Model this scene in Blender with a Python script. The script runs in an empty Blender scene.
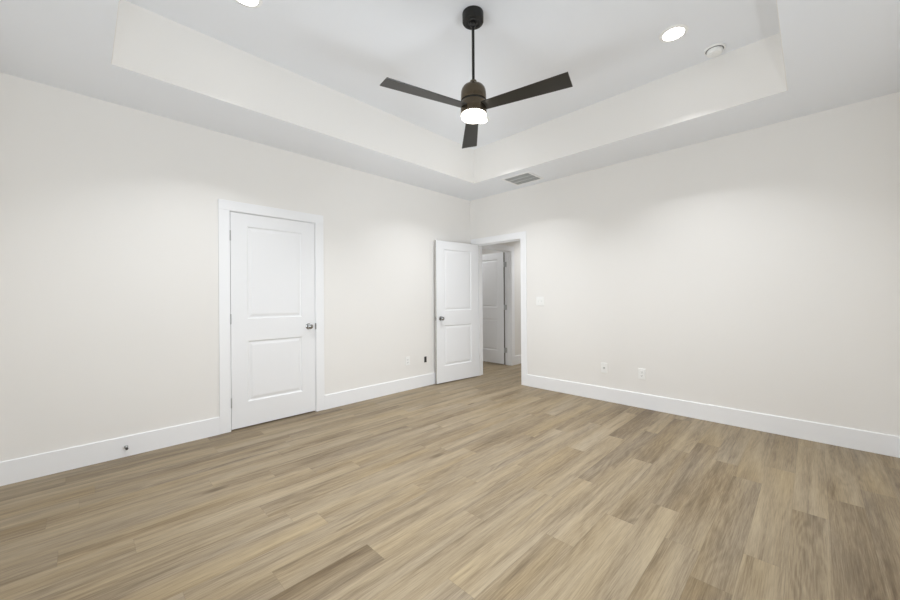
import bpy, bmesh, math, random
from mathutils import Vector, Matrix
random.seed(7)
C = bpy.context.scene.collection
S = bpy.context.scene
PI = math.pi

# ------------------------------------------------------------------ camera
HEAD, ROLL = 0.781214, 0.006964
cam_d = bpy.data.cameras.new('camera')
cam = bpy.data.objects.new('camera', cam_d); C.objects.link(cam)
cam_d.sensor_fit = 'HORIZONTAL'; cam_d.sensor_width = 36.0
cam_d.lens = 365.4285 / 900 * 36.0
cam_d.shift_y = -(300 - 297.29) / 900
cam_d.clip_start = 0.02; cam_d.clip_end = 200
fw = Vector((math.cos(HEAD), math.sin(HEAD), 0)); rt = Vector((math.sin(HEAD), -math.cos(HEAD), 0)); up = Vector((0, 0, 1))
ax = rt * math.cos(ROLL) - up * math.sin(ROLL)
ay = rt * math.sin(ROLL) + up * math.cos(ROLL)
M4 = Matrix((ax, ay, -fw)).transposed().to_4x4()
M4.translation = Vector((-4.3179, -3.8194, 1.2255))
cam.matrix_world = M4
S.camera = cam

# ------------------------------------------------------------------ world, daylight, exposure
w = bpy.data.worlds.new('overcast_sky'); S.world = w; w.use_nodes = True
w.node_tree.nodes['Background'].inputs[0].default_value = (0.86, 0.92, 1.0, 1)
w.node_tree.nodes['Background'].inputs[1].default_value = 0.5

def area(name, loc, rot, sx, sy, power, col):
    d = bpy.data.lights.new(name, 'AREA'); d.shape = 'RECTANGLE'; d.size = sx; d.size_y = sy
    d.energy = power; d.color = col
    o = bpy.data.objects.new(name, d); C.objects.link(o); o.location = loc; o.rotation_euler = rot
    return o
DAY = (0.885, 0.945, 1.0)
area('daylight_back_window', (-2.90, -4.445, 1.40), (PI/2, 0, 0), 1.9, 1.6, 9, DAY)       # shines towards +y
area('daylight_side_window', (-4.925, -2.50, 1.40), (PI/2, 0, -PI/2), 1.9, 1.6, 20, DAY)   # shines towards +x
# added upward fill lamps outside the two windows, to brighten the soffit
area('upward_fill_back_window', (-2.90, -4.52, 0.80), (PI/2 + math.radians(50), 0, 0), 1.9, 0.5, 74, DAY)
area('upward_fill_side_window', (-5.00, -2.50, 0.80), (PI/2 + math.radians(50), 0, -PI/2), 1.9, 0.5, 48, DAY)
S.view_settings.view_transform = 'Standard'
S.view_settings.look = 'None'
S.view_settings.gamma = 1.0
S.view_settings.use_curve_mapping = False
S.view_settings.exposure = 0.08
S.cycles.max_bounces = 14
S.cycles.diffuse_bounces = 10
S.cycles.glossy_bounces = 4
S.cycles.transparent_max_bounces = 8
S.cycles.caustics_reflective = False
S.cycles.caustics_refractive = False

# ------------------------------------------------------------------ materials
def srgb(r, g, b):
    f = lambda c: (c/255/12.92) if c/255 <= 0.04045 else ((c/255 + 0.055)/1.055)**2.4
    return (f(r), f(g), f(b), 1)

def mat(name, col, rough=0.6, metal=0.0, spec=0.5, bump=0.0, bscale=200.0, stretch=None, var=0.0):
    m = bpy.data.materials.new(name); m.use_nodes = True
    nt = m.node_tree; b = nt.nodes['Principled BSDF']
    b.inputs['Base Color'].default_value = col if len(col) == 4 else (*col, 1)
    b.inputs['Roughness'].default_value = rough
    b.inputs['Metallic'].default_value = metal
    b.inputs['Specular IOR Level'].default_value = spec
    if bump or var:
        tc = nt.nodes.new('ShaderNodeTexCoord'); mp = nt.nodes.new('ShaderNodeMapping')
        if stretch: mp.inputs['Scale'].default_value = stretch
        nz = nt.nodes.new('ShaderNodeTexNoise'); nz.inputs['Scale'].default_value = bscale; nz.inputs['Detail'].default_value = 3
        nt.links.new(tc.outputs['Object'], mp.inputs[0]); nt.links.new(mp.outputs[0], nz.inputs['Vector'])
        if bump:
            bp = nt.nodes.new('ShaderNodeBump'); bp.inputs['Strength'].default_value = bump; bp.inputs['Distance'].default_value = 0.002
            nt.links.new(nz.outputs[0], bp.inputs['Height']); nt.links.new(bp.outputs[0], b.inputs['Normal'])
        if var:
            mr = nt.nodes.new('ShaderNodeMapRange'); mr.inputs[3].default_value = 1 - var; mr.inputs[4].default_value = 1 + var
            mx = nt.nodes.new('ShaderNodeVectorMath'); mx.operation = 'SCALE'; mx.inputs[0].default_value = b.inputs['Base Color'].default_value[:3]
            nt.links.new(nz.outputs[0], mr.inputs[0]); nt.links.new(mr.outputs[0], mx.inputs['Scale'])
            nt.links.new(mx.outputs[0], b.inputs['Base Color'])
    return m

def emit(name, col, strength):
    m = bpy.data.materials.new(name); m.use_nodes = True
    nt = m.node_tree; b = nt.nodes['Principled BSDF']
    b.inputs['Base Color'].default_value = (0.9, 0.9, 0.9, 1)
    b.inputs['Emission Color'].default_value = (*col, 1)
    b.inputs['Emission Strength'].default_value = strength
    return m

M_WALL = mat('wall_paint', (0.800, 0.784, 0.758), 0.85, spec=0.25, bump=0.05, bscale=140)
M_CEIL = mat('ceiling_paint', (0.815, 0.835, 0.868), 0.9, spec=0.2, bump=0.04, bscale=140)
M_TRIM = mat('white_trim_paint', (0.845, 0.85, 0.862), 0.42, spec=0.4, bump=0.01, bscale=60)
M_DOOR = mat('white_door_paint', (0.815, 0.82, 0.832), 0.40, spec=0.4, bump=0.01, bscale=60)
M_PLATE = mat('white_plastic', (0.86, 0.86, 0.845), 0.35, bump=0.005)
M_DARK = mat('dark_plastic', (0.03, 0.03, 0.03), 0.5, bump=0.02)
M_SLOT = mat('dark_recess', (0.02, 0.02, 0.02), 0.8, bump=0.02)
M_NICKEL = mat('satin_nickel', (0.36, 0.36, 0.36), 0.2, metal=1.0, bump=0.02, bscale=300)
M_HINGE = mat('hinge_nickel', (0.52, 0.52, 0.52), 0.4, metal=0.9, bump=0.02, bscale=300)
M_BLACK = mat('black_metal', (0.016, 0.0155, 0.014), 0.38, metal=0.3, bump=0.02, bscale=300)
M_BRONZE = mat('brushed_dark_bronze', (0.135, 0.112, 0.082), 0.24, metal=1.0, bump=0.04, bscale=60, stretch=(1, 1, 25), var=0.12)
M_BLADE = mat('dark_blade_laminate', (0.015, 0.0135, 0.011), 0.34, spec=0.5, bump=0.05, bscale=40, stretch=(1, 12, 1), var=0.25)
M_VENT = mat('vent_metal', (0.86, 0.86, 0.86), 0.5, bump=0.01)
M_GREY = mat('vent_louver_grey', (0.70, 0.71, 0.70), 0.5, bump=0.01)
M_VENTDARK = mat('vent_duct', (0.45, 0.455, 0.455), 0.8, bump=0.02)
M_GAP = mat('sensor_gap_grey', (0.10, 0.10, 0.105), 0.7, bump=0.01)
M_RUBBER = mat('grey_rubber', (0.05, 0.05, 0.05), 0.7, bump=0.02)
M_LENS = emit('lit_opal_lens', (1.0, 0.93, 0.80), 9.0)
M_CANLIT = emit('lit_downlight_lens', (1.0, 0.97, 0.92), 10.0)

def glass_mat():
    m = bpy.data.materials.new('window_glass'); m.use_nodes = True
    nt = m.node_tree; nt.nodes.remove(nt.nodes['Principled BSDF'])
    t = nt.nodes.new('ShaderNodeBsdfTransparent'); g = nt.nodes.new('ShaderNodeBsdfGlossy'); g.inputs['Roughness'].default_value = 0.02
    fr = nt.nodes.new('ShaderNodeFresnel'); fr.inputs[0].default_value = 1.45
    mx = nt.nodes.new('ShaderNodeMixShader')
    nt.links.new(fr.outputs[0], mx.inputs[0]); nt.links.new(t.outputs[0], mx.inputs[1]); nt.links.new(g.outputs[0], mx.inputs[2])
    nt.links.new(mx.outputs[0], nt.nodes['Material Output'].inputs[0])
    return m
M_GLASS = glass_mat()

PL_W, PL_L, PL_PH = 0.149, 1.24, 0.034
def floor_mat():
    m = bpy.data.materials.new('oak_look_vinyl_planks'); m.use_nodes = True
    nt = m.node_tree; L = nt.links; N = nt.nodes
    b = N['Principled BSDF']
    def math_(op, a, c=None, clamp=False):
        n = N.new('ShaderNodeMath'); n.operation = op; n.use_clamp = clamp
        for i, v in ((0, a), (1, c)):
            if v is None: continue
            if isinstance(v, (int, float)): n.inputs[i].default_value = v
            else: L.new(v, n.inputs[i])
        return n.outputs[0]
    uv = N.new('ShaderNodeUVMap'); uv.uv_map = 'plank'
    at = N.new('ShaderNodeAttribute'); at.attribute_name = 'tone'
    sd = N.new('ShaderNodeAttribute'); sd.attribute_name = 'seed'
    sp = N.new('ShaderNodeSeparateXYZ'); L.new(uv.outputs[0], sp.inputs[0])
    u, v = sp.outputs[0], sp.outputs[1]
    su = math_('ADD', u, math_('MULTIPLY', sd.outputs['Fac'], 37.0))
    sv = math_('ADD', v, math_('MULTIPLY', sd.outputs['Fac'], 11.0))
    def noise(fx, fy, detail, rough=0.55, dist=0.0, zoff=0.0):
        cb = N.new('ShaderNodeCombineXYZ')
        L.new(math_('MULTIPLY', su, fx), cb.inputs[0]); L.new(math_('MULTIPLY', sv, fy), cb.inputs[1]); cb.inputs[2].default_value = zoff
        n = N.new('ShaderNodeTexNoise'); n.inputs['Scale'].default_value = 1.0
        n.inputs['Detail'].default_value = detail; n.inputs['Roughness'].default_value = rough; n.inputs['Distortion'].default_value = dist
        L.new(cb.outputs[0], n.inputs['Vector']); return n.outputs[0]
    broad = noise(0.85, 11.0, 2.0, 0.5, 0.4)
    mid = noise(2.2, 46.0, 3.0, 0.6, 0.3, 3.1)
    fine = noise(9.0, 240.0, 3.0, 0.65, 0.0, 7.7)
    warp = noise(1.7, 7.0, 2.0, 0.5, 0.0, 12.3)
    ph = math_('ADD', math_('MULTIPLY', v, 150.0), math_('MULTIPLY', warp, 42.0))
    ring = math_('MULTIPLY', math_('ADD', math_('SINE', ph), 1.0), 0.5)
    ringmask = math_('MULTIPLY', math_('SUBTRACT', noise(1.1, 6.0, 1.0, 0.5, 0.0, 21.0), 0.45), 5.0, True)
    # knots: sparse cells
    cb = N.new('ShaderNodeCombineXYZ'); L.new(math_('MULTIPLY', su, 1.6), cb.inputs[0]); L.new(math_('MULTIPLY', sv, 6.2), cb.inputs[1])
    vo = N.new('ShaderNodeTexVoronoi'); vo.inputs['Scale'].default_value = 1.0; vo.inputs['Randomness'].default_value = 0.9
    L.new(cb.outputs[0], vo.inputs['Vector'])
    sc = N.new('ShaderNodeSeparateColor'); L.new(vo.outputs['Color'], sc.inputs[0])
    kd = math_('ADD', vo.outputs['Distance'], math_('MULTIPLY', math_('SUBTRACT', mid, 0.5), 0.18))
    kn = math_('MULTIPLY', math_('SUBTRACT', 0.14, kd), 9.0, True)
    kn = math_('MULTIPLY', kn, math_('GREATER_THAN', sc.outputs[0], 0.74))
    f = math_('ADD', at.outputs['Fac'], math_('MULTIPLY', math_('SUBTRACT', broad, 0.5), 0.90))
    f = math_('ADD', f, math_('MULTIPLY', math_('SUBTRACT', mid, 0.5), 0.50))
    f = math_('ADD', f, math_('MULTIPLY', math_('SUBTRACT', fine, 0.5), 0.82))
    f = math_('SUBTRACT', f, math_('MULTIPLY', math_('MULTIPLY', ring, ringmask), 0.16))
    streak = math_('MULTIPLY', math_('SUBTRACT', noise(0.75, 13.0, 3.0, 0.6, 0.8, 41.0), 0.56), 7.0, True)
    f = math_('SUBTRACT', f, math_('MULTIPLY', streak, 0.22))
    lines = math_('MULTIPLY', math_('SUBTRACT', noise(3.0, 150.0, 2.0, 0.5, 0.2, 55.0), 0.55), 6.0, True)
    f = math_('SUBTRACT', f, math_('MULTIPLY', lines, 0.10))
    f = math_('ADD', f, 0.03)
    f = math_('SUBTRACT', f, math_('MULTIPLY', kn, 0.36))
    rp = N.new('ShaderNodeValToRGB'); cr = rp.color_ramp
    cr.elements[0].position = 0.0; cr.elements[0].color = srgb(92, 78, 60)
    cr.elements[1].position = 1.0; cr.elements[1].color = srgb(168, 154, 128)
    for pos, c in ((0.28, (118, 104, 84)), (0.5, (138, 124, 102)), (0.72, (153, 139, 116))):
        e = cr.elements.new(pos); e.color = srgb(*c)
    L.new(f, rp.inputs[0])
    # greyer / warmer drift between and inside planks
    hs = N.new('ShaderNodeHueSaturation')
    L.new(rp.outputs[0], hs.inputs['Color'])
    sat = math_('ADD', 0.79, math_('MULTIPLY', noise(0.7, 5.0, 1.0, 0.5, 0.0, 33.0), 0.56))
    L.new(sat, hs.inputs['Saturation'])
    # seams
    e1 = math_('MINIMUM', v, math_('SUBTRACT', PL_W, v))
    e2 = math_('MINIMUM', u, math_('SUBTRACT', PL_L, u))
    ed = math_('MINIMUM', e1, e2)
    seam = math_('SUBTRACT', 1.0, math_('MULTIPLY', ed, 1/0.0022, True))
    mx = N.new('ShaderNodeMix'); mx.data_type = 'RGBA'
    L.new(math_('MULTIPLY', seam, 0.24), mx.inputs[0]); L.new(hs.outputs[0], mx.inputs[6]); mx.inputs[7].default_value = srgb(80, 68, 52)
    L.new(mx.outputs[2], b.inputs['Base Color'])
    rg = math_('ADD', 0.40, math_('MULTIPLY', mid, 0.16)); L.new(rg, b.inputs['Roughness'])
    b.inputs['Specular IOR Level'].default_value = 0.35
    bp = N.new('ShaderNodeBump'); bp.inputs['Strength'].default_value = 0.12; bp.inputs['Distance'].default_value = 0.001
    L.new(math_('SUBTRACT', fine, math_('MULTIPLY', seam, 1.0)), bp.inputs['Height']); L.new(bp.outputs[0], b.inputs['Normal'])
    return m
M_FLOOR = floor_mat()

# ------------------------------------------------------------------ mesh helpers
def box(bm, a, b_):
    x0, y0, z0 = a; x1, y1, z1 = b_
    x0, x1 = min(x0, x1), max(x0, x1); y0, y1 = min(y0, y1), max(y0, y1); z0, z1 = min(z0, z1), max(z0, z1)
    vs = [bm.verts.new(p) for p in ((x0,y0,z0),(x1,y0,z0),(x1,y1,z0),(x0,y1,z0),(x0,y0,z1),(x1,y0,z1),(x1,y1,z1),(x0,y1,z1))]
    for f in ((3,2,1,0),(4,5,6,7),(0,1,5,4),(1,2,6,5),(2,3,7,6),(3,0,4,7)):
        bm.faces.new([vs[i] for i in f])

def bev_box(bm, a, b_, r=0.002, seg=2):
    t = bmesh.new(); box(t, a, b_)
    bmesh.ops.bevel(t, geom=t.edges[:], offset=r, segments=seg, affect='EDGES', profile=0.6)
    me = bpy.data.meshes.new('tmp'); t.to_mesh(me); t.free(); bm.from_mesh(me); bpy.data.meshes.remove(me)

def lathe(bm, prof, seg=48, mtx=None, cap=True):
    rings = []
    for r, z in prof:
        rings.append([bm.verts.new((max(r, 1e-5)*math.cos(2*PI*i/seg), max(r, 1e-5)*math.sin(2*PI*i/seg), z)) for i in range(seg)])
    for k in range(len(rings)-1):
        for i in range(seg):
            j = (i+1) % seg
            bm.faces.new((rings[k][i], rings[k][j], rings[k+1][j], rings[k+1][i]))
    if cap:
        bm.faces.new(rings[0][::-1]); bm.faces.new(rings[-1])
    if mtx is not None:
        bmesh.ops.transform(bm, matrix=mtx, verts=[v for r in rings for v in r])

def obj(name, bm, m, parent=None, smooth=False, loc=None):
    bmesh.ops.recalc_face_normals(bm, faces=bm.faces[:])
    me = bpy.data.meshes.new(name); bm.to_mesh(me); bm.free()
    for mm in (m if isinstance(m, (list, tuple)) else [m]): me.materials.append(mm)
    if smooth:
        for p in me.polygons: p.use_smooth = True
        try: me.set_sharp_from_angle(angle=math.radians(35))
        except Exception: pass
    o = bpy.data.objects.new(name, me); C.objects.link(o)
    if parent: o.parent = parent
    if loc: o.location = loc
    return o

def tag(o, label, cat, group=None, kind=None):
    o['label'] = label; o['category'] = cat
    if group: o['group'] = group
    if kind: o['kind'] = kind
    return o

def thing(name, loc, label, cat, rotz=0.0, group=None, kind=None):
    o = bpy.data.objects.new(name, None); C.objects.link(o)
    o.empty_display_size = 0.05
    o.location = loc; o.rotation_euler = (0, 0, rotz)
    return tag(o, label, cat, group, kind)

def boxes(*bs):
    bm = bmesh.new()
    for a, b_ in bs: box(bm, a, b_)
    return bm

# ------------------------------------------------------------------ room dimensions (metres)
H, T, INS, TH = 2.74, 3.19, 0.623, 0.14
XB, YB = -4.80, -4.32                       # the two walls behind the camera
BB_H, BB_T = 0.158, 0.0125
# closed door (left wall): slab x -3.345..-2.542
DX0, DX1, DH = -3.349, -2.538, 2.036
# bedroom doorway (right wall)
OY0, OY1, OH = -0.932, -0.118, 2.034
# hall doorway in the continuing left wall plane
HX0, HX1 = 0.262, 1.078
HALL_X, HALL_Y = 2.70, -1.26
JT = 0.018                                  # jamb thickness

# walls -----------------------------------------------------------------
o = obj('wall_left', boxes(((XB-TH,0,0),(DX0-JT,TH,H)), ((DX1+JT,0,0),(TH-0.0,TH,H)), ((DX0-JT,0,DH+JT),(DX1+JT,TH,H))), M_WALL)
tag(o, 'cream painted wall on the left with the closed door', 'wall', kind='structure')
o = obj('wall_right', boxes(((0,YB-TH,0),(TH,OY0-JT,H)), ((0,OY1+JT,0),(TH,0,H)), ((0,OY0-JT,OH+JT),(TH,OY1+JT,H))), M_WALL)
tag(o, 'cream painted wall on the right with the open doorway at its far end', 'wall', kind='structure')
o = obj('wall_hall', boxes(((TH,0,0),(HX0-JT,0.125,H)), ((HX1+JT,0,0),(HALL_X,0.125,H)), ((HX0-JT,0,OH+JT),(HX1+JT,0.125,H)),
    ((HALL_X,HALL_Y-0.12,0),(HALL_X+0.12,2.2,H)), ((TH,HALL_Y-0.12,0),(HALL_X,HALL_Y,H))), M_WALL)
tag(o, 'cream hallway wall seen through the doorway', 'wall', kind='structure')
o = obj('wall_beyond', boxes(((TH-0.12,2.1,0),(HALL_X,2.2,H)), ((TH-0.12,TH,0),(TH,2.1,H))), M_WALL)
tag(o, 'cream wall of the dim room beyond the hall door', 'wall', kind='structure')
o = obj('wall_closet', boxes(((-3.7,TH,0),(-3.6,0.9,H)), ((-2.3,TH,0),(-2.2,0.9,H)), ((-3.7,0.9,0),(-2.2,1.0,H))), M_WALL)
tag(o, 'closet wall hidden behind the closed door', 'wall', kind='structure')
W1 = (-3.90, -1.90, 0.55, 2.25)             # back window x0,x1,z0,z1
W2 = (-3.50, -1.50, 0.55, 2.25)             # side window y0,y1,z0,z1
o = obj('wall_back', boxes(((XB-TH,YB-TH,0),(W1[0],YB,H)), ((W1[1],YB-TH,0),(0,YB,H)), ((W1[0],YB-TH,0),(W1[1],YB,W1[2])), ((W1[0],YB-TH,W1[3]),(W1[1],YB,H))), M_WALL)
tag(o, 'cream wall with a window behind the camera', 'wall', kind='structure')
o = obj('wall_side', boxes(((XB-TH,YB,0),(XB,W2[0],H)), ((XB-TH,W2[1],0),(XB,0,H)), ((XB-TH,W2[0],0),(XB,W2[1],W2[2])), ((XB-TH,W2[0],W2[3]),(XB,W2[1],H))), M_WALL)
tag(o, 'cream side wall with a window beside the camera', 'wall', kind='structure')

# ceiling: soffit ring, tray sides, raised centre, hall ceiling -----------
tx0, tx1, ty0, ty1 = XB+INS, -INS, YB+INS, -INS
bm = boxes(((XB-TH,ty1,H),(TH,TH,T+0.1)), ((XB-TH,YB-TH,H),(TH,ty0,T+0.1)), ((XB-TH,ty0,H),(tx0,ty1,T+0.1)), ((tx1,ty0,H),(TH,ty1,T+0.1)),
           ((tx0,ty0,T),(tx1,ty1,T+0.1)))
ceil = obj('ceiling', bm, M_CEIL)
tag(ceil, 'white tray ceiling with a raised centre panel', 'ceiling', kind='structure')
g = 0.003
bm = boxes(((tx0,ty1-g,H+0.0005),(tx1,ty1,T)), ((tx0,ty0,H+0.0005),(tx1,ty0+g,T)), ((tx0,ty0+g,H+0.0005),(tx0+g,ty1-g,T)), ((tx1-g,ty0+g,H+0.0005),(tx1,ty1-g,T)))
obj('tray_side', bm, M_WALL, ceil)['label'] = 'cream painted vertical sides of the tray'
o = obj('ceiling_hall', boxes(((TH,HALL_Y-0.12,H),(HALL_X+0.12,2.2,H+0.1)), ((-3.7,TH,H),(-2.2,1.0,H+0.1)), ((TH-0.12,TH,H),(TH,2.2,H+0.1))), M_CEIL)
tag(o, 'white hallway ceiling beyond the doorway', 'ceiling', kind='structure')

# floor: one face per plank ----------------------------------------------
SEAM = {1:-3.16, 3:-3.022, 5:-4.46, 6:-3.717, 7:-3.383, 8:-4.404, 9:-4.137, 12:-3.376, 14:-3.722, 15:-3.324, 16:-1.53, 17:-1.055,
        18:-3.20, 19:-2.631, 20:-2.24, 21:-0.705, 23:-2.45, 24:-2.111, 26:-1.16, 27:-0.88, 28:-0.30}
TONE = {(1,-3.5):.22, (5,-4.6):.25, (5,-2.9):.33, (7,-3.0):.27, (8,-4.6):.30, (12,-1.9):.34, (14,-3.9):.34, (14,-0.9):.30, (14,-2.4):.62, (15,-3.5):.08, (15,-2.9):.62,
        (15,-0.5):.32, (16,-1.8):.36, (17,-0.8):.12, (17,-1.6):.66, (18,-0.95):.24, (18,-3.4):.30, (18,-2.5):.66, (19,-1.1):.20, (19,-2.9):.26, (19,-1.9):.62, (20,-1.9):.33, (20,-2.6):.68,
        (21,-1.2):.20, (21,-2.4):.62, (23,-2.8):.22, (23,-1.7):.34, (24,-0.5):.26, (24,-1.5):.56, (26,-1.5):.22, (26,-0.9):.46, (27,-1.2):.20, (27,-0.5):.50, (22,-1.5):.40, (25,-1.6):.44}
def build_floor():
    bm = bmesh.new(); uvl = bm.loops.layers.uv.new('plank'); tones = []; seeds = []
    FX0, FX1, FY0, FY1 = XB-TH, HALL_X+0.12, YB-TH, 2.2
    rnd = random.Random(11)
    n0 = math.floor(-FY1/PL_W - PL_PH) ; n1 = math.ceil(-FY0/PL_W - PL_PH)
    for n in range(n0, n1+1):
        yt = -(n + PL_PH)*PL_W; yb = yt - PL_W
        a, b_ = min(yt, FY1), max(yb, FY0)
        if a <= b_: continue
        s0 = SEAM.get(n, rnd.uniform(-4.8, -3.56))
        while s0 > FX0: s0 -= PL_L
        while s0 < FX1:
            s1 = s0 + PL_L
            l, r = max(s0, FX0), min(s1, FX1)
            if r > l:
                vs = [bm.verts.new(p) for p in ((l, b_, 0), (r, b_, 0), (r, a, 0), (l, a, 0))]
                f = bm.faces.new(vs)
                for lp in f.loops:
                    lp[uvl].uv = (lp.vert.co.x - s0, yt - lp.vert.co.y)
                t = rnd.choice((0.36, 0.44, 0.5, 0.54, 0.58, 0.62)) + rnd.uniform(-0.04, 0.04)
                for (rn, rx), tv in TONE.items():
                    if rn == n and s0 <= rx < s1: t = tv
                if n >= 22 and s0 > -2.2: t += 0.14
                tones.append(0.5 + (t-0.48)*(0.62 if t < 0.15 else 0.42)); seeds.append(rnd.random())
            s0 = s1
    me = bpy.data.meshes.new('floor'); bm.to_mesh(me); bm.free()
    at = me.attributes.new('tone', 'FLOAT', 'FACE'); at.data.foreach_set('value', tones)
    at = me.attributes.new('seed', 'FLOAT', 'FACE'); at.data.foreach_set('value', seeds)
    me.materials.append(M_FLOOR)
    o = bpy.data.objects.new('floor', me); C.objects.link(o)
    # solid slab under the planks
    sub = obj('subfloor', boxes(((FX0, FY0, -0.12), (FX1, FY1, -0.002))), M_DARK, o)
    return o
tag(build_floor(), 'greige oak look plank floor running into the hall', 'floor', kind='structure')

# baseboards --------------------------------------------------------------
def bb_profile(bm, p0, p1, nrm, t=BB_T, h=BB_H):
    """A straight run from p0 to p1 on the wall; nrm points into the room."""
    p0 = Vector((*p0, 0)); p1 = Vector((*p1, 0)); n = Vector((*nrm, 0))
    prof = [(0, 0), (t, 0), (t, h-0.003), (t*0.75, h), (0, h)]
    A = [bm.verts.new(p0 + n*d + Vector((0, 0, z))) for d, z in prof]
    B = [bm.verts.new(p1 + n*d + Vector((0, 0, z))) for d, z in prof]
    k = len(prof)
    for i in range(k):
        j = (i+1) % k; bm.faces.new((A[i], A[j], B[j], B[i]))
    bm.faces.new(A[::-1]); bm.faces.new(B)
CW, CT = 0.090, 0.012                     # casing
cl0, cl1 = DX0-0.005-CW, DX1+0.005+CW     # casing outer edges of the closed door
co0 = OY0-0.005-CW                        # casing outer edge of the doorway, near side
bm = bmesh.new(); bb_profile(bm, (XB, 0), (cl0, 0), (0, -1)); bb_profile(bm, (cl1, 0), (0, 0), (0, -1))
tag(obj('baseboard_left', bm, M_TRIM), 'white baseboard along the left wall', 'baseboard', kind='structure')
bm = bmesh.new(); bb_profile(bm, (0, YB), (0, co0), (-1, 0))
tag(obj('baseboard_right', bm, M_TRIM), 'white baseboard along the right wall', 'baseboard', kind='structure')
bm = bmesh.new(); bb_profile(bm, (XB, YB), (-BB_T, YB), (0, 1)); bb_profile(bm, (XB, YB+BB_T), (XB, -BB_T), (1, 0))
tag(obj('baseboard_back', bm, M_TRIM), 'white baseboard behind the camera', 'baseboard', kind='structure')
bm = bmesh.new(); bb_profile(bm, (HX1+0.005+CW, 0), (HALL_X, 0), (0, -1)); bb_profile(bm, (HALL_X, -BB_T), (HALL_X, HALL_Y), (-1, 0))
tag(obj('baseboard_hall', bm, M_TRIM), 'white baseboard in the hall beyond the doorway', 'baseboard', kind='structure')

# door trim ---------------------------------------------------------------
def trim(name, x0, x1, h, face, sgn, depth, label, axis='x', stop=None, clip=None):
    """Jamb and casing around an opening x0..x1 along `axis`; `face` is the wall plane, sgn the side the casing stands on."""
    bm = bmesh.new()
    def bx(a0, a1, d0, d1, z0, z1, r=0.0025):
        A, B = ((a0, d0, z0), (a1, d1, z1)) if axis == 'x' else ((d0, a0, z0), (d1, a1, z1))
        A2 = [min(p, q) for p, q in zip(A, B)]; B2 = [max(p, q) for p, q in zip(A, B)]
        bev_box(bm, A2, B2, r)
    dp = face - sgn*depth
    bx(x0-JT, x0, face, dp, 0, h+JT, 0.001); bx(x1, x1+JT, face, dp, 0, h+JT, 0.001); bx(x0, x1, face, dp, h, h+JT, 0.001)
    for fc, s in ((face, sgn), (dp, -sgn)):
        e = fc + s*CT
        bx(x0-0.005-CW, x0-0.005, fc, e, 0, h+0.005); bx(x1+0.005, x1+0.005+CW, fc, e, 0, h+0.005)
        bx(x0-0.005-CW, x1+0.005+CW, fc, e, h+0.005, h+0.005+CW)
    if stop is not None:
        s0, s1 = stop
        bx(x0, x0+0.011, s0, s1, 0, h, 0.001); bx(x1-0.011, x1, s0, s1, 0, h, 0.001); bx(x0+0.011, x1-0.011, s0, s1, h-0.011, h, 0.001)
    return tag(obj(name, bm, M_TRIM), label, 'door trim', kind='structure')
trim('trim_1', DX0, DX1, DH, 0.0, -1, TH, 'white casing framing the closed door', stop=(0.045, 0.075))
trim('trim_2', OY0, OY1, OH, 0.0, -1, TH, 'white casing around the open bedroom doorway', axis='y', stop=(0.045, 0.075))
trim('trim_3', HX0, HX1, OH, 0.0, -1, 0.125, 'white casing of the hall doorway seen through the opening', stop=(0.045, 0.075))

# ------------------------------------------------------------------ doors
def door_leaf(wd, h, t):
    """Moulded two panel slab, both faces: x 0..wd, y -t/2..t/2, z 0..h"""
    bm = bmesh.new()
    m = 0.140*wd/0.803
    xs = (m, wd-m)
    rects = [(xs[0], 0.234, xs[1], 0.812), (xs[0], 1.022, xs[1], h-0.118)]
    steps = [(0.0, 0.0), (0.010, 0.0085), (0.020, 0.0085), (0.040, 0.003), (0.046, 0.0025)]
    for s in (-1, 1):
        Y = s*t/2
        xl = [0, xs[0], xs[1], wd]; zl = [0, rects[0][1], rects[0][3], rects[1][1], rects[1][3], h]
        grid = {}
        for i, x in enumerate(xl):
            for j, z in enumerate(zl): grid[i, j] = bm.verts.new((x, Y, z))
        for i in range(3):
            for j in range(5):
                if i == 1 and j in (1, 3): continue
                bm.faces.new((grid[i, j], grid[i+1, j], grid[i+1, j+1], grid[i, j+1]))
        for j in (1, 3):
            prev = [grid[1, j], grid[2, j], grid[2, j+1], grid[1, j+1]]
            a, b0, c, d = xl[1], zl[j], xl[2], zl[j+1]
            for inset, dep in steps[1:]:
                y = Y - s*dep
                cur = [bm.verts.new(p) for p in ((a+inset, y, b0+inset), (c-inset, y, b0+inset), (c-inset, y, d-inset), (a+inset, y, d-inset))]
                for k in range(4):
                    bm.faces.new((prev[k], prev[(k+1) % 4], cur[(k+1) % 4], cur[k]))
                prev = cur
            bm.faces.new(prev)
    # rims
    bmesh.ops.remove_doubles(bm, verts=bm.verts[:], dist=1e-6)
    y0, y1 = -t/2, t/2
    for a, b_ in (((0, y0, 0), (0, y1, h)), ((wd, y0, 0), (wd, y1, h))):
        vs = [bm.verts.new(p) for p in ((a[0], y0, 0), (a[0], y1, 0), (a[0], y1, h), (a[0], y0, h))]; bm.faces.new(vs)
    for z in (0, h):
        vs = [bm.verts.new(p) for p in ((0, y0, z), (wd, y0, z), (wd, y1, z), (0, y1, z))]; bm.faces.new(vs)
    return bm

def knob_bm(s, t):
    bm = bmesh.new()
    prof = [(0.031, 0.0), (0.032, 0.003), (0.030, 0.0065), (0.021, 0.009), (0.0125, 0.012), (0.0115, 0.026), (0.016, 0.031), (0.0245, 0.037),
            (0.0275, 0.046), (0.0265, 0.054), (0.020, 0.060), (0.010, 0.0625), (0.001, 0.063)]
    rot = Matrix.Rotation(-s*PI/2, 4, 'X')
    lathe(bm, prof, 32, Matrix.Translation((0, s*t/2, 0)) @ rot)
    return bm

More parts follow.
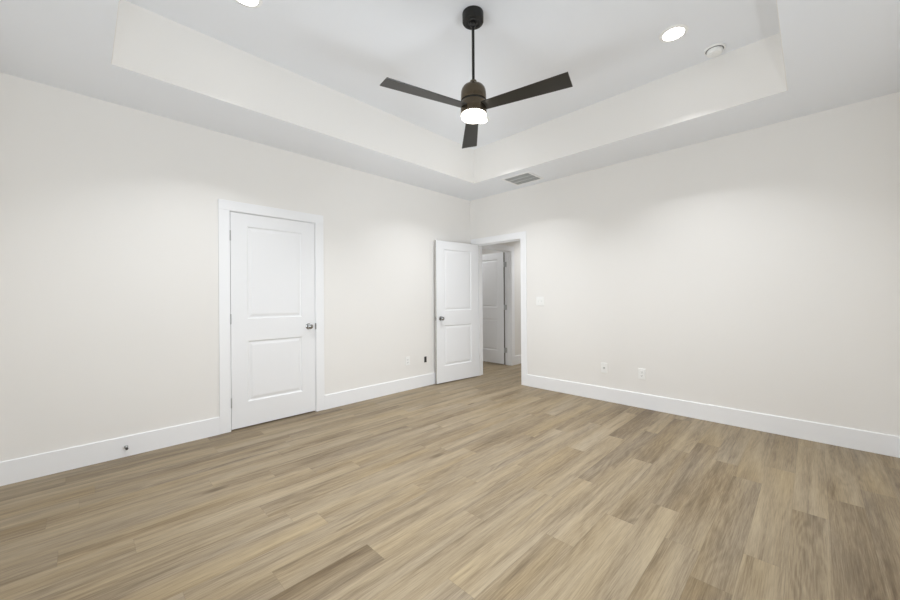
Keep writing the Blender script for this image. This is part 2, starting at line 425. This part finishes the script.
def make_door(name, loc, rotz, wd, h, label, hinge_side, knob_z=0.915, hinges=(0.25, 1.025, 1.80), knob=True, hinge_dark=False):
    t = 0.035
    d = thing(name, loc, label, 'door', rotz, kind='structure')
    obj('door_panel', door_leaf(wd, h, t), M_DOOR, d)
    if knob:
        for s in (-1, 1):
            k = obj('knob', knob_bm(s, t), M_NICKEL, d, True, (wd-0.071, 0, knob_z)); k['label'] = 'round satin nickel knob'
        bm = bmesh.new(); bev_box(bm, (wd-0.002, -0.0125, knob_z-0.028), (wd+0.0020, 0.0125, knob_z+0.028), 0.0006)
        bev_box(bm, (wd+0.001, -0.006, knob_z-0.009), (wd+0.006, 0.006, knob_z+0.009), 0.001)
        obj('latch', bm, M_NICKEL, d)['label'] = 'metal latch plate on the door edge'
    for z in hinges:
        bm = bmesh.new()
        lathe(bm, [(0.0045, -0.0475), (0.0065, -0.0455), (0.0065, 0.0455), (0.0045, 0.0475)], 16, Matrix.Translation((-0.003, hinge_side*(t/2+0.004), z)))
        bev_box(bm, (-0.003, hinge_side*(t/2)-0.0165, z-0.044), (0.0004, hinge_side*(t/2)+0.0165-0.0005 if False else hinge_side*(t/2)+0.001*hinge_side, z+0.044), 0.0004)
        obj('hinge', bm, M_HINGE, d, True)['label'] = 'satin metal hinge barrel'
    return d

make_door('door_1', (-3.345, 0.0185, 0.012), 0.0, 0.803, 2.020, 'white two panel door, closed, in the left wall', -1)
# strike plate of the closed door belongs to its frame
st = obj('strike_plate', boxes(((DX1-0.0035, -0.0125, 0.89), (DX1+0.005, -0.001, 0.955))), M_NICKEL)
st.parent = bpy.data.objects['trim_1']; st['label'] = 'small metal strike plate'
ang = math.atan2(0.080, -0.802)
dirx = Vector((math.cos(ang), math.sin(ang))); diry = Vector((-dirx.y, dirx.x))
p0 = Vector((-0.010, -0.155)) - diry*0.0175
d2 = make_door('door_2', (p0.x, p0.y, 0.012), ang, 0.806, 2.020, 'white two panel door standing open against the left wall', -1)
d3 = make_door('door_3', (1.0575, 0.132, 0.012), PI/2, 0.80, 2.020, 'white two panel door seen through the doorway across the hall', -1)

M_EDGE = mat('shaded_hinge_edge', (0.20, 0.19, 0.18), 0.8, bump=0.02)  # dark tone paints in the shade on the far door's hinge edge
M_EDGE2 = mat('shaded_latch_edge', (0.50, 0.49, 0.47), 0.7, bump=0.02)  # grey tone paints in the shade on the open door's latch edge
obj('latch_edge_shade', boxes(((0.8058, -0.0170, 0.002), (0.8066, 0.0170, 2.018))), M_EDGE2, d2)['label'] = 'grey strip painting the shade on the latch edge'
obj('hinge_edge_shade', boxes(((-0.0008, -0.0172, 0.002), (0.0002, 0.0172, 2.018))), M_EDGE, d3)['label'] = 'dark strip painting the shade on the hinge edge'
for o in [c for c in d3.children if c.name.split('.')[0] == 'hinge']:
    zc = sum(v.co.z for v in o.data.vertices)/len(o.data.vertices)
    bm = bmesh.new(); bm.from_mesh(o.data)
    bev_box(bm, (-0.041, -0.0204, zc-0.0445), (-0.002, -0.0184, zc+0.0445), 0.0004)      # leaf let into the jamb
    bev_box(bm, (-0.0022, -0.0175, zc-0.0445), (-0.0004, 0.0165, zc+0.0445), 0.0004)    # leaf on the door edge
    bm.to_mesh(o.data); bm.free()

# ------------------------------------------------------------------ windows behind the camera
def window(name, a0, a1, z0, z1, face, axis, label):
    r = thing(name, (0, 0, 0), label, 'window', kind='structure')
    def put(bm, a, b_, d0, d1, zz0, zz1):
        A, B = ((a, d0, zz0), (b_, d1, zz1)) if axis == 'x' else ((d0, a, zz0), (d1, b_, zz1))
        bev_box(bm, [min(p, q) for p, q in zip(A, B)], [max(p, q) for p, q in zip(A, B)], 0.002)
    bm = bmesh.new(); i, o_ = face - 0.03, face - 0.09
    put(bm, a0, a0+0.05, i, o_, z0, z1); put(bm, a1-0.05, a1, i, o_, z0, z1); put(bm, a0+0.05, a1-0.05, i, o_, z0, z0+0.05); put(bm, a0+0.05, a1-0.05, i, o_, z1-0.05, z1)
    mid = (a0+a1)/2; put(bm, mid-0.03, mid+0.03, i, o_, z0+0.05, z1-0.05)
    zm = (z0+z1)/2
    put(bm, a0+0.05, mid-0.03, i, o_, zm-0.02, zm+0.02); put(bm, mid+0.03, a1-0.05, i, o_, zm-0.02, zm+0.02)
    obj('window_frame', bm, M_TRIM, r)
    bm = bmesh.new()
    put(bm, a0-0.09, a0, face, face+0.012, z0-0.09, z1+0.09); put(bm, a1, a1+0.09, face, face+0.012, z0-0.09, z1+0.09)
    put(bm, a0, a1, face, face+0.012, z1, z1+0.09); put(bm, a0, a1, face, face+0.012, z0-0.09, z0)
    obj('window_casing', bm, M_TRIM, r)
    for s, e in ((a0+0.05, mid-0.03), (mid+0.03, a1-0.05)):
        for q0, q1 in ((z0+0.05, zm-0.02), (zm+0.02, z1-0.05)):
            bm = bmesh.new(); c = face-0.06
            A, B = ((s, c-0.002, q0), (e, c+0.002, q1)) if axis == 'x' else ((c-0.002, s, q0), (c+0.002, e, q1))
            box(bm, A, B); obj('pane', bm, M_GLASS, r)
window('window_1', *W1, YB, 'x', 'white framed window in the wall behind the camera')
window('window_2', *W2, XB, 'y', 'white framed window in the side wall beside the camera')

# ------------------------------------------------------------------ ceiling fan
fan = thing('ceiling_fan', (-2.40, -2.16, T), 'dark bronze three blade ceiling fan with a lit lamp', 'ceiling fan')
FZ = T
bm = bmesh.new()
lathe(bm, [(0.070, 0.0), (0.0725, -0.002), (0.0725, -0.060), (0.070, -0.064), (0.050, -0.064), (0.048, -0.060), (0.034, -0.060), (0.031, -0.064), (0.022, -0.066)], 56)
obj('canopy', bm, M_BLACK, fan, True)
bm = bmesh.new()
lathe(bm, [(0.019, -0.064), (0.0235, -0.074), (0.021, -0.086), (0.012, -0.094)], 32)
obj('hanger_ball', bm, M_BLACK, fan, True)
bm = bmesh.new(); lathe(bm, [(0.0098, -0.085), (0.0098, 2.715-FZ)], 24); obj('downrod', bm, M_BLACK, fan, True)
z = lambda a: a - FZ
bm = bmesh.new()
lathe(bm, [(0.0115, z(2.724)), (0.022, z(2.722)), (0.0245, z(2.714)), (0.0245, z(2.700)), (0.034, z(2.697)), (0.036, z(2.687))], 40)
obj('coupler', bm, M_BRONZE, fan, True)
bm = bmesh.new()
lathe(bm, [(0.036, z(2.690)), (0.056, z(2.687)), (0.071, z(2.678)), (0.081, z(2.663)), (0.0860, z(2.645)), (0.0875, z(2.624)), (0.0875, z(2.584)), (0.0865, z(2.582)),
           (0.070, z(2.582))], 64)
obj('motor_housing', bm, M_BRONZE, fan, True)
bm = bmesh.new(); lathe(bm, [(0.060, z(2.583)), (0.0815, z(2.583)), (0.0815, z(2.568)), (0.060, z(2.568))], 56)
obj('vent_ring', bm, M_BLACK, fan, True)['label'] = 'black recessed ring around the motor'
bm = bmesh.new()
lathe(bm, [(0.070, z(2.5695)), (0.0875, z(2.569)), (0.0885, z(2.567)), (0.0890, z(2.494)), (0.086, z(2.488)), (0.060, z(2.488))], 64)
obj('lamp_housing', bm, M_BRONZE, fan, True)
bm = bmesh.new()
lathe(bm, [(0.080, z(2.489)), (0.0850, z(2.487)), (0.0855, z(2.476)), (0.0838, z(2.468)), (0.079, z(2.463)), (0.068, z(2.460)), (0.035, z(2.4575)), (0.001, z(2.457))], 64)
obj('lamp_lens', bm, M_LENS, fan, True)['label'] = 'glowing white drum lens'
def blade_bm(phi):
    bm = bmesh.new(); th = math.radians(-8.93); n = 14; tk = 0.006
    d = Vector((math.cos(phi), math.sin(phi), 0)); s = Vector((-math.sin(phi)*math.cos(th), math.cos(phi)*math.cos(th), math.sin(th))); nn = d.cross(s).normalized()
    rows = []
    for i in range(n+1):
        k = i/n; r = 0.070 + (0.6515-0.070)*k; wd = 0.0865 + (0.1332-0.0865)*k
        pr = [(-0.5, 0.0), (-0.49, 0.5), (0.49, 0.5), (0.5, 0.0), (0.49, -0.5), (-0.49, -0.5)]
        rows.append([bm.verts.new(d*r + s*(wd*a) + nn*(tk*b_) + Vector((0, 0, z(2.5287)+0.004))) for a, b_ in pr])
    for i in range(n):
        for j in range(6):
            bm.faces.new((rows[i][j], rows[i][(j+1) % 6], rows[i+1][(j+1) % 6], rows[i+1][j]))
    bm.faces.new(rows[0][::-1]); bm.faces.new(rows[-1])
    return bm
for k in range(3):
    obj('blade', blade_bm(math.radians(44.31) + k*2*PI/3), M_BLADE, fan)

# ------------------------------------------------------------------ recessed downlights
def downlight(x, y, zc, label, watts, spread=107):
    o = thing('downlight', (x, y, zc), label, 'ceiling light', group='recessed ceiling downlights')
    bm = bmesh.new(); lathe(bm, [(0.070, -0.0005), (0.0708, -0.006), (0.077, -0.0065), (0.092, -0.003), (0.095, 0.0)], 56, cap=False)
    lathe(bm, [(0.0700, 0.0), (0.095, 0.0)], 56, cap=False)
    obj('trim_ring', bm, M_PLATE, o, True)
    bm = bmesh.new(); lathe(bm, [(0.0705, 0.0), (0.0705, -0.0035), (0.066, -0.0045), (0.001, -0.005)], 56)
    obj('lens', bm, M_CANLIT, o, True)['label'] = 'glowing white round lens'
    d = bpy.data.lights.new('downlight_beam', 'AREA'); d.shape = 'DISK'; d.size = 0.13; d.energy = watts; d.color = (0.945, 0.970, 1.0); d.spread = math.radians(spread)
    lo = bpy.data.objects.new('downlight_beam', d); C.objects.link(lo); lo.location = (0, 0, -0.008); lo.parent = o
    return o
downlight(-1.185, -3.09, T, 'lit round downlight in the raised ceiling near the smoke detector', 14.9)
downlight(-3.555, -1.215, T, 'lit round downlight in the raised ceiling cut by the top left picture edge', 14.9)
downlight(-1.185, -1.215, T, 'lit round downlight in the raised ceiling behind the fan lamp', 14.9)
downlight(-3.555, -3.09, T, 'lit round downlight in the raised ceiling above the camera', 14.9)
downlight(1.55, -0.62, H, 'added round fill downlight in the hallway ceiling, out of view', 10)  # unseen lamp, added to brighten the hall
downlight(0.70, 1.10, H, 'added round fill downlight in the room beyond the hall door, nearer the door, out of view', 8, 175)  # unseen lamp, added to lift the face of the far door
downlight(1.95, 1.15, H, 'added round fill downlight in the room beyond the hall door, behind the door leaf, out of view', 4, 175)  # unseen lamp, added to light the wall above the door leaf

# ------------------------------------------------------------------ smoke detector
sd = thing('smoke_detector', (-0.757, -3.276, T), 'round white smoke detector on the raised ceiling beside the right tray side', 'smoke detector')
bm = bmesh.new(); lathe(bm, [(0.070, 0.0), (0.071, -0.004), (0.070, -0.011), (0.064, -0.012), (0.040, -0.012)], 48); obj('base_plate', bm, M_PLATE, sd, True)
bm = bmesh.new(); lathe(bm, [(0.0600, -0.0115), (0.0600, -0.0128), (0.047, -0.0128)], 48); obj('sensor_gap', bm, M_GAP, sd, True)['label'] = 'dark grey sensing slot'
bm = bmesh.new(); lathe(bm, [(0.0525, -0.0125), (0.054, -0.020), (0.0535, -0.032), (0.050, -0.041), (0.042, -0.046), (0.020, -0.048), (0.001, -0.048)], 48); obj('cover', bm, M_PLATE, sd, True)
bm = bmesh.new(); lathe(bm, [(0.012, -0.0465), (0.012, -0.0495), (0.010, -0.0505), (0.001, -0.0505)], 24, Matrix.Translation((-0.022, 0.018, 0))); obj('test_button', bm, M_PLATE, sd, True)

# ------------------------------------------------------------------ ceiling vent on the soffit
vt = thing('ceiling_vent', (-0.325, -1.185, H), 'grey louvered air return vent in the lowered ceiling near the corner', 'vent')
vx, vy, fr = 0.158, 0.178, 0.028
bm = bmesh.new()
bev_box(bm, (-vx-fr, -vy-fr, -0.007), (-vx, vy+fr, 0.0), 0.002); bev_box(bm, (vx, -vy-fr, -0.007), (vx+fr, vy+fr, 0.0), 0.002)
bev_box(bm, (-vx, -vy-fr, -0.007), (vx, -vy, 0.0), 0.002); bev_box(bm, (-vx, vy, -0.007), (vx, vy+fr, 0.0), 0.002)
obj('vent_frame', bm, M_VENT, vt)
obj('duct_backing', boxes(((-vx, -vy, -0.0012), (vx, vy, -0.0002))), M_VENTDARK, vt)['label'] = 'dark duct behind the louvers'
bm = bmesh.new()
n = 15
for i in range(n):
    c = -vx + (i+0.5)*2*vx/n
    a = Vector((math.cos(math.radians(38)), 0, math.sin(math.radians(38))))
    q = [(-0.0042, -1), (0.0042, -1), (0.0042, 1), (-0.0042, 1)]
    vs = []
    for s in (0.0004, -0.0004):
        vs.append([bm.verts.new((c + a.x*p + a.z*s, yy*vy, -0.0042 + a.z*p*0.9 - a.x*s)) for p, yy in q])
    bm.faces.new(vs[0]); bm.faces.new(vs[1][::-1])
    for j in range(4): bm.faces.new((vs[0][j], vs[0][(j+1) % 4], vs[1][(j+1) % 4], vs[1][j]))
for c in (-vx/3, vx/3):
    box(bm, (c-0.006, -vy, -0.0072), (c+0.006, vy, -0.0022))
obj('louvers', bm, M_GREY, vt)['label'] = 'grey parallel louver slats'

# ------------------------------------------------------------------ wall plates
def plate_root(name, wall, pos, zc, label, cat, group=None):
    # local frame: x along the wall (to the viewer's right), y out of the wall, z up
    if wall == 'left': return thing(name, (pos, 0, zc), label, cat, PI, group)
    return thing(name, (0, pos, zc), label, cat, PI/2, group)
def cover(o, w_, h_, m=M_PLATE, t=0.006):
    bm = bmesh.new(); bev_box(bm, (-w_/2, 0.0, -h_/2), (w_/2, t, h_/2), 0.0025, 3); obj('cover_plate', bm, m, o)
def screw(o, x, zz, y=0.006):
    bm = bmesh.new(); lathe(bm, [(0.0032, 0), (0.0030, 0.0008), (0.001, 0.0012)], 14, Matrix.Translation((x, y, zz)) @ Matrix.Rotation(-PI/2, 4, 'X')); obj('screw', bm, M_PLATE, o, True)

sw = plate_root('light_switch', 'right', -1.236, 1.166, 'white double toggle light switch on the right wall beside the doorway', 'light switch')
cover(sw, 0.116, 0.116)
for x in (-0.023, 0.023):
    bm = bmesh.new(); box(bm, (x-0.0055, 0.0055, -0.012), (x+0.0055, 0.0066, 0.012)); obj('toggle_slot', bm, M_GREY, sw)
    bm = bmesh.new(); bev_box(bm, (x-0.0042, 0.005, -0.004), (x+0.0042, 0.017, 0.009), 0.0015); obj('toggle', bm, M_PLATE, sw)
    for zz in (-0.03, 0.03): screw(sw, x, zz)

def outlet(o):
    cover(o, 0.072, 0.116)
    for zz in (-0.0195, 0.0195):
        bm = bmesh.new(); bev_box(bm, (-0.0165, 0.005, zz-0.0138), (0.0165, 0.0078, zz+0.0138), 0.0025, 3); rc = obj('receptacle', bm, M_PLATE, o)
        bm = bmesh.new()
        box(bm, (-0.0078, 0.0074, zz-0.001), (-0.0052, 0.0081, zz+0.0085)); box(bm, (0.0052, 0.0074, zz-0.001), (0.0078, 0.0081, zz+0.0075))
        lathe(bm, [(0.0028, 0), (0.0028, 0.0007)], 14, Matrix.Translation((0, 0.0074, zz-0.0075)) @ Matrix.Rotation(-PI/2, 4, 'X'))
        obj('slots', bm, M_SLOT, rc)['label'] = 'dark plug slots'
    screw(o, 0, 0)
outlet(plate_root('wall_outlet', 'right', -2.490, 0.372, 'white duplex power outlet low on the right wall, nearer the camera', 'outlet', 'power outlets'))
outlet(plate_root('wall_outlet', 'left', -1.276, 0.384, 'white duplex power outlet low on the left wall, left of the small dark one', 'outlet', 'power outlets'))
cx = plate_root('cable_plate', 'right', -2.081, 0.385, 'white cable jack plate low on the right wall, nearer the doorway', 'wall plate')
cover(cx, 0.072, 0.116)
bm = bmesh.new(); lathe(bm, [(0.0075, 0), (0.0075, 0.003), (0.0048, 0.003), (0.0048, 0.010), (0.0035, 0.0105), (0.001, 0.0105)], 20, Matrix.Translation((0, 0.006, 0)) @ Matrix.Rotation(-PI/2, 4, 'X'))
obj('jack', bm, M_NICKEL, cx, True)['label'] = 'small metal threaded jack'
for zz in (-0.042, 0.042): screw(cx, 0, zz)
dk = plate_root('wall_outlet', 'left', -0.962, 0.366, 'small dark uncovered outlet low on the left wall beside the open door', 'outlet', 'power outlets')
bm = bmesh.new(); bev_box(bm, (-0.020, 0.0, -0.040), (0.020, 0.006, 0.040), 0.002); obj('outlet_body', bm, M_DARK, dk)
for zz in (-0.019, 0.019):
    bm = bmesh.new(); bev_box(bm, (-0.0150, 0.005, zz-0.0135), (0.0150, 0.009, zz+0.0135), 0.002); rc = obj('receptacle', bm, M_DARK, dk)
    bm = bmesh.new(); box(bm, (-0.0075, 0.0085, zz-0.002), (-0.005, 0.0094, zz+0.007)); box(bm, (0.005, 0.0085, zz-0.002), (0.0075, 0.0094, zz+0.007)); obj('slots', bm, M_SLOT, rc)

# door stop on the left baseboard
ds = thing('door_stop', (-4.078, -BB_T, 0.078), 'small metal door stop on the left baseboard nearest the camera', 'door stop', PI)
R = Matrix.Rotation(-PI/2, 4, 'X')
bm = bmesh.new(); lathe(bm, [(0.0125, 0), (0.0125, 0.004), (0.006, 0.008), (0.005, 0.052)], 24, R); obj('stem', bm, M_HINGE, ds, True)
bm = bmesh.new(); lathe(bm, [(0.0085, 0.050), (0.0092, 0.053), (0.0092, 0.062), (0.007, 0.066), (0.001, 0.0665)], 24, R); obj('rubber_tip', bm, M_RUBBER, ds, True)['label'] = 'dark rubber tip'
